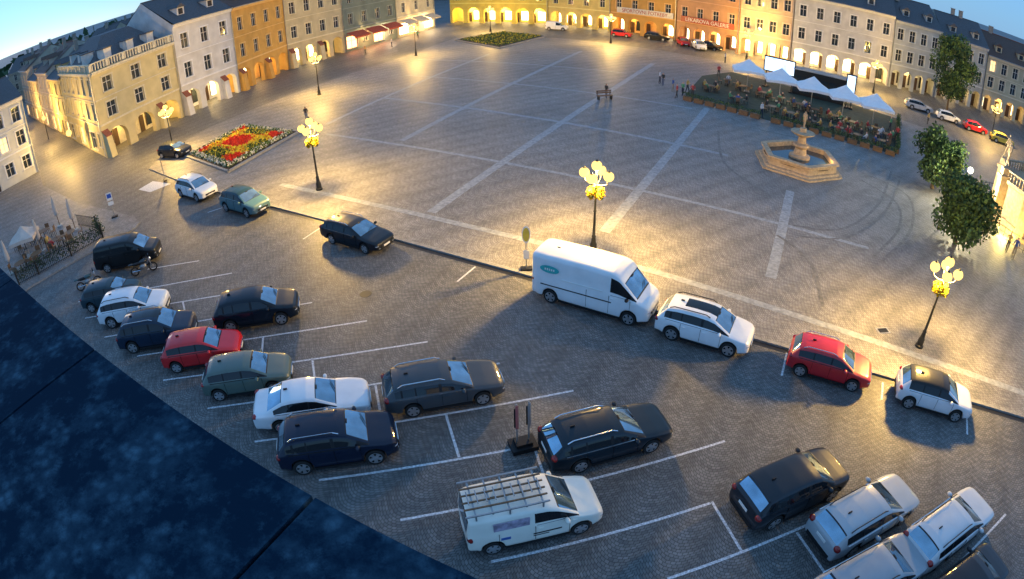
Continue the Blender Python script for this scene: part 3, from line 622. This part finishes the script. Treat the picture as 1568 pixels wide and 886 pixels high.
# left edge house and the side street
building(((-90,350),(60,262)),10.2,6,2,(.55,.56,.52),roof=M_roofG,arcade=False,lights=0,hg=3.6,ww=1.2,wh=1.8,rh=3)
dirS=d2; q0=S1
for i,(ln,h,c) in enumerate([(13,9.5,(.5,.42,.2)),(14,10.5,(.5,.45,.36)),(15,9,(.42,.36,.25)),(16,11,(.45,.4,.3))]):
    a=q0+dirS*ln; building(None,h,3,2,c,A=a+Vector((0,0,0)),B=q0-dirS*-.02,roof=M_roofR if i%2 else M_roofG,arcade=False,lights=0,hg=3.4,rh=3.4,shop=M_wlit,name='street_house'); q0=a
r=random.Random(5)
Ld=S(60,262)+dirS*13+Vector((-3,-2,0))
for i in range(7):
    p=Ld+dirS*(i*17)+Vector((-9,-7,0)); building(None,7+r.random()*2,3,1,(.35+.2*r.random(),.36,.26),A=p+dirS*15,B=p,roof=M_roofG if i%2 else M_roofR,arcade=False,lights=0,hg=3.4,rh=3.2,name='street_house',dorm=1)
# background roofscape
for i in range(26):
    x=-175+i*9+r.uniform(-3,3); y=(125 if x<-60 else 150)+r.uniform(0,60)
    if x>-40: y+=15
    a=Vector((x,y,0)); building(None,7+r.random()*2.5,2,2,(.4,.35,.26),A=a,B=a+Vector((11,r.uniform(-3,3),0)),roof=r.choice([M_roofR,M_roofG]),arcade=False,lights=0,hg=3,rh=4.0,dorm=1,name='background_house')
mb=MB(); mb.box((0,0,8),(4,4,16),mat('church_plaster',(.35,.33,.3),.85)); mb.lathe([(2.8,16),(2.4,17.5),(1.0,19),(1.2,20.5),(.4,22),(.1,29)],M_roofG,8); emit('church_tower',mb,Vector((-250,205,0)))
mb=MB(); 
for k in range(1800):
    t=r.uniform(-1.35,.2); R_=r.uniform(330,520); h=8+4*r.random()
    mb.leaf((math.sin(t)*R_,math.cos(t)*R_,h*r.random()),3.5,M_lfD,r)
emit('distant_tree_line',mb)
# facade signs with lettering
def sign(bx,txt,px0,px1,z,col,tcol,hgt=1.1):
    a=S(*px0);b=S(*px1); w_=(b-a).xy.length; ang=math.atan2((b-a).y,(b-a).x)
    mb=MB(); mb.box((w_/2,-.2,z),(w_,.12,hgt),mat('sign_board',col,.5)); 
    cu=bpy.data.curves.new('lettering','FONT'); cu.body=txt; cu.size=hgt*.9; cu.extrude=.01; cu.align_x='CENTER'; cu.materials.append(mat('sign_letters',tcol,.5))
    e=emit('shop_sign',{'board':mb},a,ang); o=bpy.data.objects.new('lettering',cu); link(o,e); o.location=(w_/2,-.28,z-hgt*.32); o.rotation_euler=(math.pi/2,0,0)
sign(b1,'SPORTOVNI POTREBY',(945,49.7),(1030,62.4),4.8,(.6,.58,.5),(.35,.03,.02))
sign(b2,'LEKAROVA GALERIE',(1042,64.7),(1122,80.6),4.7,(.4,.08,.04),(.7,.68,.6))
# ---------------------------------------------------------------- trees
def tree(px,h,cw,seed,z=ZP,n=9000):
    r=random.Random(seed); mb=MB(); lf=MB()
    th=h*.22; pts=[(0,0,0)]+[(r.uniform(-.1,.1),r.uniform(-.1,.1),th*(i+1)/2) for i in range(2)]+[(r.uniform(-.2,.2),r.uniform(-.2,.2),h*.6)]
    mb.tube(pts,[.2,.15,.13,.05],M_bark,8)
    lobes=[]
    for i in range(24):
        t=r.random()*6.28; v=r.uniform(-1,1); rr=math.sqrt(max(0,1-v*v*.8))*cw*.5*r.uniform(.2,.85)
        c=Vector((math.cos(t)*rr,math.sin(t)*rr,h*.58+v*h*.32)); lobes.append((c,r.uniform(.15,.25)*cw))
        if i%3==0: mb.tube([pts[2],(c.x*.5,c.y*.5,(c.z+th)/2),tuple(c)],[.08,.05,.02],M_bark,5)
    for i in range(n):
        c,R_=r.choice(lobes); d=Vector((r.gauss(0,1),r.gauss(0,1),r.gauss(0,1))).normalized()*R_*(r.random()**.35)*r.choice([1,1,1.15])
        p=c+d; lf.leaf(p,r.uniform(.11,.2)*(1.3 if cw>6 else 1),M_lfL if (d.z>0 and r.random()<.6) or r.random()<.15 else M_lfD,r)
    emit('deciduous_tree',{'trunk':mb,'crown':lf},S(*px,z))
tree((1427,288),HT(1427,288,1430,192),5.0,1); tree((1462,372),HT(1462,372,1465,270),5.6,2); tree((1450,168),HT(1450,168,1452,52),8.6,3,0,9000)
# ---------------------------------------------------------------- flower beds
def bed(name,cs,seed,n,pal):
    r=random.Random(seed); cs=[S(x,y,ZP) for x,y in cs]; mb=MB(); N=len(cs)
    mb.add([(p.x,p.y,ZP+.12) for p in cs],[tuple(range(N))],M_soil)
    for i in range(N):
        a,b=cs[i],cs[(i+1)%N]; m=(a+b)/2; mb.box((m.x,m.y,ZP+.09),((b-a).length+.2,.25,.2),M_kerb,math.atan2((b-a).y,(b-a).x))
    for i in range(n):
        u,v=r.uniform(.04,.96),r.uniform(.05,.95)
        p=(cs[0]*(1-u)+cs[3]*u)*(1-v)+(cs[1]*(1-u)+cs[2]*u)*v
        mt=pal(u,v,r); mb.leaf((p.x,p.y,ZP+.18+r.random()*.25),r.uniform(.09,.16),mt,r)
    emit(name,mb)
def pal(u,v,r):
    k=math.sin(u*9)*math.cos(v*7); e=min(u,v,1-u,1-v)
    if e<.12: return M_flW if r.random()<.5 else M_lfL
    if k>.25: return M_flR
    if k>-.2: return M_flY if r.random()<.75 else M_flR
    return r.choice([M_lfL,M_flY,M_lfD])
bed('flower_bed',[(285,240),(350,264),(458,203),(375,192)],3,9000,pal)
bed('flower_bed',[(698,62),(765,74),(836,56),(770,49)],4,3500,lambda u,v,r:r.choice([M_lfL,M_lfL,M_flY,M_lfD]))
# ---------------------------------------------------------------- people (skin-modifier figures)
def figure(name,J,E,cols,seat):
    me=bpy.data.meshes.new(name); me.from_pydata([j[0] for j in J],E,[]); ob=bpy.data.objects.new(name,me); link(ob)
    ob.modifiers.new('s','SKIN')
    for i,j in enumerate(J):
        sv=me.skin_vertices[0].data[i]; sv.radius=(j[1],j[2] if len(j)>2 else j[1]); sv.use_root=(i==0)
    ob.modifiers.new('u','SUBSURF').levels=1
    dg=bpy.context.evaluated_depsgraph_get(); m2=bpy.data.meshes.new_from_object(ob.evaluated_get(dg))
    bpy.data.objects.remove(ob)
    for c in cols: m2.materials.append(c)
    hz=max(j[0][2] for j in J)
    hip=J[0][0][2]
    for p in m2.polygons:
        z=p.center.z; k=1
        if z>hz-.21: k=2 if not (z>hz-.03 or p.center.x<-.04) else 3
        elif z<hip-.0+(0.05): k=0
        if k==1 and abs(p.center.y)>.24 and z<hip+.18: k=2
        p.material_index=k; p.use_smooth=True
    m2.name=name; return m2
def standing(st=.12,arm=.1):
    J=[((0,0,.95),.15,.11),((0,0,1.15),.14,.10),((0,0,1.4),.17,.11),((0,0,1.5),.055),((.01,0,1.58),.075,.085),((.015,0,1.7),.095,.085),
       ((0,.2,1.43),.06),((arm,.27,1.17),.045),((arm+.12,.27,.93),.035),((0,-.2,1.43),.06),((-arm*.4,-.27,1.17),.045),((.03,-.28,.93),.035),
       ((0,.1,.9),.095),((st*.6,.11,.5),.065),((st,.11,.09),.045),((st+.15,.12,.04),.04),((0,-.1,.9),.095),((-st*.3,-.11,.5),.065),((-st,-.11,.09),.045),((-st+.15,-.12,.04),.04)]
    E=[(0,1),(1,2),(2,3),(3,4),(4,5),(2,6),(6,7),(7,8),(2,9),(9,10),(10,11),(0,12),(12,13),(13,14),(14,15),(0,16),(16,17),(17,18),(18,19)]
    return J,E
def seated():
    J=[((0,0,.55),.16,.12),((0,0,.75),.14,.10),((.03,0,1.0),.17,.11),((.04,0,1.1),.055),((.06,0,1.18),.075,.085),((.07,0,1.3),.095,.085),
       ((.03,.2,1.03),.06),((.12,.26,.8),.045),((.36,.2,.76),.035),((.03,-.2,1.03),.06),((.12,-.26,.8),.045),((.36,-.16,.76),.035),
       ((.08,.1,.53),.09),((.45,.12,.52),.07),((.47,.12,.09),.045),((.6,.12,.04),.04),((.08,-.1,.53),.09),((.45,-.12,.52),.07),((.43,-.12,.09),.045),((.56,-.12,.04),.04)]
    return J,standing()[1]
SK=mat('skin',(.55,.33,.24),.6,var=.05)
HA=[mat('hair',c,.7) for c in ((.03,.02,.012),(.18,.11,.05),(.08,.05,.03))]
TR=[mat('trousers',c,.85) for c in ((.02,.03,.06),(.05,.05,.05),(.25,.22,.17),(.12,.14,.2))]
SH=[mat('shirt',c,.85) for c in ((.6,.6,.62),(.4,.05,.05),(.05,.1,.3),(.04,.04,.04),(.1,.3,.15),(.55,.35,.1))]
STM=[];SEM=[]
for i in range(6):
    STM.append(figure('person_standing',*standing(.1+.04*(i%3),.03*i),[TR[i%4],SH[i],SK,HA[i%3]],False))
    SEM.append(figure('person_seated',*seated(),[TR[(i+1)%4],SH[(i*5+2)%6],SK,HA[(i+1)%3]],True))
def person(p,z,kind,rz):
    o=bpy.data.objects.new('person',RND.choice(STM if kind=='st' else SEM)); link(o); o.location=(p.x,p.y,z); o.rotation_euler=(0,0,rz); s_=RND.uniform(.94,1.05); o.scale=(s_,)*3
def table_mesh():
    mb=MB(); mb.cyl((0,0,.72),(0,0,.76),.55,.55,M_wood,14); mb.cyl((0,0,0),(0,0,.72),.04,.04,M_iron,6); mb.cyl((0,0,0),(0,0,.03),.25,.22,M_iron,10)
    for i in range(4):
        t=i*math.pi/2; c,s=math.cos(t),math.sin(t); x,y=c*.95,s*.95
        mb.box((x,y,.45),(.42,.42,.04),M_wood,t); mb.box((c*1.15,s*1.15,.72),(.04,.42,.4),M_wood,t)
        for a,b in ((-.18,-.18),(.18,-.18),(.18,.18),(-.18,.18)): mb.box((x+a*c-b*s,y+a*s+b*c,.22),(.035,.035,.44),M_iron,t)
    return mb.mesh('table')
TM=table_mesh()
def tableset(p,z,occ,rz):
    o=bpy.data.objects.new('cafe_table_with_chairs',TM); link(o); o.location=(p.x,p.y,z); o.rotation_euler=(0,0,rz)
    for i in range(4):
        if RND.random()<occ:
            t=rz+i*math.pi/2; person(Vector((p.x+math.cos(t)*1.0,p.y+math.sin(t)*1.0,0)),z,'se',t+math.pi)
# terrace
tf=[S(1045,150,ZP),S(1075,116,ZP),S(1120,110,ZP),S(1375,182,ZP),S(1372,238,ZP),S(1175,184,ZP)]
mb=MB(); mb.add([(p.x,p.y,ZP+.022) for p in tf],[tuple(range(6))],mat('terrace_carpet',(.03,.05,.035),.95,var=.3,ns=2)); emit('terrace_carpet',mb)
for x,y in [(1140,140),(1168,150),(1195,158),(1222,168),(1250,176),(1278,186),(1305,196),(1335,204),(1358,214),(1180,172),(1212,182),(1245,195),(1280,205),(1315,216),(1345,225),(1110,130),(1130,158),(1090,140)]:
    tableset(S(x+RND.uniform(-4,4),y,ZP),ZP+.022,.62,RND.random()*1.5)
for x,y in [(1010,128),(1015,131),(1030,140),(1045,146),(1052,142),(1036,150),(1060,150),(1100,118),(1362,200),(1372,215),(1165,180),(1230,203),(928,150),(470,186),(1420,190),(640,60),(600,72),(560,84),(1550,395),(1540,385),(900,42),(880,40),(1110,96)]:
    person(S(x,y,ZP if y>90 and x>300 else 0),ZP if y>90 and x>300 else 0,'st',RND.random()*6.28)
def umbrella(px,z,h,r,mt,rz=.2,lt=0):
    mb=MB(); mb.cyl((0,0,0),(0,0,h),.045,.04,M_metal,8); mb.box((0,0,.06),(.8,.8,.12),M_stoneG)
    q=8; vs=[(0,0,h)]
    for i in range(q):
        t=i*math.pi/4+math.pi/4; rr=r*(1.0 if i%2==0 else .74); vs.append((math.cos(t)*rr,math.sin(t)*rr,h-r*(.5 if i%2==0 else .46)))
    mids=[(v[0]*.5,v[1]*.5,h-(h-v[2])*.60) for v in vs[1:]]
    mb.add([vs[0]]+mids,[(0,1+i,1+(i+1)%q) for i in range(q)],mt)
    mb.add(mids+vs[1:],[(i,(i+1)%q,q+(i+1)%q,q+i) for i in range(q)],mt)
    vs2=[(v[0]*1.01,v[1]*1.01,v[2]) for v in vs[1:]]+[(v[0]*1.01,v[1]*1.01,v[2]-.28) for v in vs[1:]]
    mb.add(vs2,[(i,(i+1)%q,q+(i+1)%q,q+i) for i in range(q)],mt)
    for i in range(q): mb.cyl((0,0,h-.5-r*.35),tuple(Vector(vs[1+i])*.9+Vector((0,0,.0))),.015,.012,M_metal,4,False)
    e=emit('parasol',mb,S(*px,z),rz)
    if lt: plight(e,(.5,.3,2.3),lt,(1,.85,.6),.2)
for i,px in enumerate([(1143,140),(1192,156),(1240,170),(1288,184),(1334,197)]): umbrella(px,ZP,4.3,2.75,M_white,-.3,150 if i%2 else 0)
def screen(px0,px1,z0,z1):
    a=S(*px0,ZP);b=S(*px1,ZP); w_=(b-a).xy.length; mb=MB()
    mb.box((w_/2,.12,(z0+z1)/2),(w_+.3,.2,z1-z0+.3),M_black); mb.quad((0,0,z0),(w_,0,z0),(w_,0,z1),(0,0,z1),M_ledm)
    for x in (.2,w_-.2): mb.box((x,.3,z1/2),(.12,.12,z1),M_iron); mb.box((x,.6,.1),(.5,1.4,.2),M_iron)
    emit('led_screen',mb,a,math.atan2((b-a).y,(b-a).x))
screen((1168,132),(1212,143),2.4,4.2); screen((1292,165),(1304,168),1.6,4.4)
mb=MB()  # black stage container behind parasols
a=S(1212,143,ZP);b=S(1292,162,ZP); w_=(b-a).xy.length; mb.box((w_/2,1.2,1.7),(w_,2.2,3.4),M_black); mb.box((w_/2,1.2,3.45),(w_+.3,2.5,.12),M_metal)
for i in range(6): mb.box((w_*(i+.5)/6,.08,1.5),(w_/7,.06,2.2),M_wgl)
emit('refreshment_kiosk',mb,a,math.atan2((b-a).y,(b-a).x))
def hedge(p,q,seed,z=ZP,h=.9):
    r=random.Random(seed); a=S(*p,z);b=S(*q,z); L_=(b-a).length; mb=MB(); ang=math.atan2((b-a).y,(b-a).x)
    n=max(1,int(L_/1.3))
    for i in range(n): mb.box((L_*(i+.5)/n,0,.25),(1.05,.4,.5),M_wood)
    for i in range(int(L_*90)): mb.leaf((r.uniform(0,L_),r.gauss(0,.14),.5+r.random()*h*.5),r.uniform(.05,.1),M_lfD if r.random()<.7 else M_lfL,r)
    emit('planter_hedge',mb,a,ang)
hedge((1178,186),(1372,240),1); hedge((1045,152),(1165,183),2); hedge((1375,184),(1373,236),3)
# bench near the plaza centre
mb=MB(); 
for y in(-.2,0,.2): mb.box((0,y,.45),(1.8,.14,.04),M_wood)
mb.box((0,.3,.7),(1.8,.04,.14),M_wood);mb.box((0,.32,.9),(1.8,.04,.14),M_wood)
for x in(-.75,.75): mb.box((x,0,.22),(.08,.5,.44),M_iron); mb.box((x,.32,.7),(.06,.05,.5),M_iron)
emit('park_bench',mb,S(926,152,ZP),.3); 
# ---------------------------------------------------------------- fountain
mb=MB()
def ring(prof,n,mt,lob=0,ph=0):
    vs=[];fs=[]
    for r_,z in prof:
        for i in range(n):
            t=2*math.pi*i/n+ph; rr=r_*(1-lob*abs(math.sin(t*3))); vs.append((rr*math.cos(t),rr*math.sin(t),z))
    for k in range(len(prof)-1):
        for i in range(n): fs.append((k*n+i,k*n+(i+1)%n,(k+1)*n+(i+1)%n,(k+1)*n+i))
    mb.add(vs,fs,mt)
ring([(4.1,0),(4.1,.15),(3.75,.15),(3.7,.3),(3.45,.35),(3.4,.85),(3.65,.95),(3.65,1.1),(3.1,1.1),(3.1,.25)],48,M_stone,.13)
mb.lathe([(3.15,.7),(0.01,.7)],M_water,24)
mb.lathe([(.95,.2),(.95,.9),(.6,1.0),(.5,1.5),(.75,1.75),(.7,1.9),(.4,2.0),(.35,2.5),(1.05,2.85),(1.1,2.95),(.3,2.95),(.28,3.3)],M_stone,14)
me=STM[0].copy(); me.materials.clear(); 
for i in range(4): me.materials.append(M_stone)
fo=emit('stone_fountain',{'basin':mb,'statue':me},S(1222,252,ZP),.3)
for c in fo.children:
    if c.name.startswith('statue'): c.location=(0,0,3.3); c.scale=(.85,.85,.85)
plight(fo,(1.4,-2,1.3),90,(1,.6,.2),.1)
# ---------------------------------------------------------------- plague column monument on the right
cen=S(1582,352,ZP); P={'base':MB(),'balustrade':MB(),'fence':MB()}
B_=P['base']; B_.lathe([(5.0,0),(5.0,.3),(4.6,.3),(4.6,.6),(4.1,.6),(4.1,3.0),(4.35,3.15),(4.35,3.4),(.9,3.4),(.9,8),(1.1,8.2),(.5,8.5),(.45,14),(.7,14.6)],M_stone,8)
for i in range(8):
    t=2*math.pi*(i+.5)/8; c,s=math.cos(t),math.sin(t)
    B_.box((c*4.3,s*4.3,1.8),(.8,.8,3.1),M_stone,t); B_.box((c*4.3,s*4.3,3.5),(1.0,1.0,.25),M_stone,t)
    B_.box((c*4.3,s*4.3,3.9),(.7,.7,.6),M_stone,t)
    t2=2*math.pi*(i+1.5)/8; a=Vector((c*4.25,s*4.25,0)); b=Vector((math.cos(t2)*4.25,math.sin(t2)*4.25,0))
    for j in range(1,9):
        p=a+(b-a)*j/9; P['balustrade'].lathe([(.09,3.4),(.05,3.5),(.1,3.7),(.05,3.95),(.08,4.05)],M_stone,6,(p.x,p.y,0))
    m=(a+b)/2; P['balustrade'].box((m.x,m.y,4.12),((b-a).length-.7,.25,.12),M_stone,math.atan2((b-a).y,(b-a).x))
n=64
for i in range(n):
    t=2*math.pi*i/n; P['fence'].box((6.6*math.cos(t),6.6*math.sin(t),.55),(.035,.035,1.1),M_iron,t)
    t2=2*math.pi*(i+1)/n
    for z_ in (.2,1.0): P['fence'].cyl((6.6*math.cos(t),6.6*math.sin(t),z_),(6.6*math.cos(t2),6.6*math.sin(t2),z_),.02,.02,M_iron,4)
me2=STM[2].copy(); me2.materials.clear()
for i in range(4): me2.materials.append(M_stone)
mo=emit('plague_column_monument',P,cen,scale=1.12)
for i in range(8):
    t=2*math.pi*(i+.5)/8; o=bpy.data.objects.new('statue',me2); link(o,mo); o.location=(4.3*math.cos(t),4.3*math.sin(t),4.2); o.rotation_euler=(0,0,t); o.scale=(1.25,1.25,1.2)
for t in (2.6,3.4,4.3): plight(mo,(6.0*math.cos(t),6.0*math.sin(t),.5),1100,(1,.7,.14),.12,'uplight')
# ---------------------------------------------------------------- cafe terrace at left
def closed_umb(px,h):
    mb=MB(); mb.cyl((0,0,0),(0,0,h),.035,.03,M_wood,8); mb.lathe([(.1,h*.36),(.22,h*.42),(.19,h*.62),(.14,h*.8),(.05,h*.98)],M_beige,9); mb.lathe([(.3,0),(.3,.1),(.05,.14)],M_stoneG,10)
    emit('closed_parasol',mb,S(*px,.12))
for px in [(92,346),(116,352),(66,384),(20,418)]: closed_umb(px,2.9)
umbrella((47,392),.12,2.7,1.7,M_beige,.5)
for x,y in [(60,400),(90,378),(35,415),(70,365),(110,368),(40,380)]: tableset(S(x,y,.12),.12,.08,RND.random())
mb=MB(); rl=[S(x,y,.12) for x,y in ((30,436),(60,420),(110,392),(158,364),(150,350),(120,345))]
for a,b in zip(rl,rl[1:]):
    n=int((b-a).length/.16)+1
    for i in range(n): p=a+(b-a)*i/n; mb.box((p.x,p.y,.62),(.025,.025,1.0),M_iron)
    for z_ in (.25,1.12): mb.cyl((a.x,a.y,z_),(b.x,b.y,z_),.025,.025,M_iron,5)
    mb.box((a.x,a.y,.67),(.1,.1,1.2),M_iron)
emit('terrace_railing',mb)
r=random.Random(9); mb=MB()
for a,b in zip(rl,rl[1:-1]):
    for i in range(int((b-a).length*130)):
        p=a+(b-a)*r.random(); mb.leaf((p.x-.3+r.gauss(0,.15),p.y+.3+r.gauss(0,.15),.3+r.random()*.9),r.uniform(.05,.1),M_lfD,r)
emit('terrace_hedge',mb)
# ---------------------------------------------------------------- signs and small street furniture
def sign_post(px,h,kind,rz=0,z=0):
    mb=MB(); mb.cyl((0,0,0),(0,0,h),.035,.035,M_metal,8); mb.box((0,0,.05),(.6,.35,.1),M_black)
    red=mat('sign_red',(.5,.02,.02),.4); blue=mat('sign_blue',(.02,.08,.4),.4)
    if kind=='oval':
        n=16
        for k,(s_,mt,y) in enumerate(((1,M_plate,-.05),(.8,mat('sign_yellow',(.6,.45,.05),.4),-.056))):
            mb.add([(.22*s_*math.cos(2*math.pi*i/n),y,h-.35+.5*s_*math.sin(2*math.pi*i/n)) for i in range(n)],[tuple(range(n))],mt)
        mb.box((0,-.04,.9),(.3,.02,.5),M_plate)
    elif kind=='rect':
        mb.box((0,-.05,h-.35),(.5,.03,.65),M_plate); mb.box((0,-.068,h-.3),(.38,.01,.35),blue); mb.box((0,-.05,h-.95),(.5,.03,.3),M_plate)
    else:
        n=16; mb.add([(.3*math.cos(2*math.pi*i/n),-.05,h-.35+.3*math.sin(2*math.pi*i/n)) for i in range(n)],[tuple(range(n))],red)
        mb.add([(.2*math.cos(2*math.pi*i/n),-.056,h-.35+.2*math.sin(2*math.pi*i/n)) for i in range(n)],[tuple(range(n))],M_plate)
    emit('traffic_sign',mb,S(*px,z),rz)
sign_post((806,412),2.4,'oval',0,ZP); sign_post((176,332),2.2,'rect',.6,.12); sign_post((253,276),2.0,'round',2.2,ZP); sign_post((1440,350),2.5,'rect',-.5,ZP)
mb=MB() # folded barrier stand between the bays
mb.box((0,0,.12),(.95,.7,.2),M_black); mb.box((0,0,.28),(.6,.45,.14),M_black)
for x in(-.22,.22):
    mb.cyl((x,0,.2),(x,0,2.2),.03,.03,M_metal,8); mb.box((x,-.045,1.6),(.10,.03,1.1),mat('sign_back',(.3,.1,.1),.5) if x<0 else M_metal); mb.box((x,.045,1.5),(.16,.02,.9),M_black)
emit('portable_sign_stand',mb,S(801,684),.3)
def moto(px,rz,col,z=0):
    mb=MB(); pm=mat('motorcycle_paint',col,.3,coat=.5)
    for x in(-.62,.68):
        n=18; 
        for i in range(n):
            t=2*math.pi*i/n;t2=2*math.pi*(i+1)/n; mb.cyl((x+.27*math.cos(t),0,.31+.27*math.sin(t)),(x+.27*math.cos(t2),0,.31+.27*math.sin(t2)),.05,.05,M_tyre,6,False)
        mb.cyl((x,-.05,.31),(x,.05,.31),.09,.09,M_metal,8)
        for i in range(5): t=i*1.257; mb.cyl((x,0,.31),(x+.24*math.cos(t),0,.31+.24*math.sin(t)),.015,.015,M_metal,4)
    mb.sph((.12,0,.82),(.3,.16,.15),pm); mb.sph((-.38,0,.8),(.38,.14,.08),M_black); mb.sph((-.78,0,.84),(.2,.12,.07),pm); mb.sph((.02,0,.5),(.25,.17,.2),M_metal)
    mb.tube([(.68,.08,.31),(.5,.08,.95)],[.03,.03],M_chrome,6);mb.tube([(.68,-.08,.31),(.5,-.08,.95)],[.03,.03],M_chrome,6)
    mb.tube([(.36,.38,1.02),(.46,0,1.0),(.36,-.38,1.02)],[.02,.02,.02],M_black,6); mb.sph((.6,0,.9),(.1,.1,.11),M_head); mb.box((.58,0,1.08),(.03,.3,.25),M_glass)
    mb.tube([(-.2,-.16,.36),(-.75,-.18,.42)],[.04,.06],M_chrome,8); mb.tube([(-.62,0,.31),(-.1,0,.4)],[.04,.04],M_iron,6); mb.tube([(-.1,0,.7),(-.5,0,.7)],[.04,.03],M_iron,6)
    emit('motorcycle',mb,S(*px,z),rz,smooth=40)
moto((222,418),.5,(.02,.02,.02)); moto((138,440),.6,(.03,.08,.09))
mb=MB(); mb.box((0,0,.012),(.8,.5,.01),M_metal); mb.box((0,0,.02),(.6,.34,.008),M_black); emit('drain_cover',mb,S(1352,506,ZP))
mb=MB(); mb.cyl((0,0,0),(0,0,.006),.32,.32,M_iron,20); emit('manhole_cover',mb,S(560,450,.004))
# wall lamp in the side street
mb=MB(); mb.box((0,0,0),(.5,.1,.1),M_iron); mb.sph((0,0,.0),.42,M_globe)
e=emit('wall_lantern',mb,S(127,235)+Vector((-.4,-1.4,3.4))); plight(e,(-.5,-.9,.2),3500,LW,r=.2)
for px in ((75,215),(62,185),(40,200)):
    mb=MB(); mb.sph((0,0,0),.36,M_globe); mb.cyl((0,0,-3.6),(0,0,-.2),.06,.05,M_iron,8); e=emit('street_lantern',mb,S(*px)+Vector((0,0,3.8))); plight(e,(0,0,.6),3500,LW,r=.2)
# ---------------------------------------------------------------- lichen covered ledge below the camera
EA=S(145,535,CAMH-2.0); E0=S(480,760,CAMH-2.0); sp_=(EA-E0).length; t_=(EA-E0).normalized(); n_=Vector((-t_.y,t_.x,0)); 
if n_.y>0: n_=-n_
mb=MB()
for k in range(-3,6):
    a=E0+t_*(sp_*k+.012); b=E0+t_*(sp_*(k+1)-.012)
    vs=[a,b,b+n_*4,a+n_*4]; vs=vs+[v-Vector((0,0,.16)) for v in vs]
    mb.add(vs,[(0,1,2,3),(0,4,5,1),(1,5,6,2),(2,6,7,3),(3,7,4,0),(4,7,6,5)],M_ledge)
a=E0+t_*-6; b=E0+t_*12
vs=[p+n_*o+Vector((0,0,z_)) for z_ in(-.17,-.5) for p,o in((a,.05),(b,.05),(b,4),(a,4))]
mb.add(vs,[(0,1,2,3),(4,7,6,5),(0,4,5,1)],M_under)
emit('stone_ledge',mb)
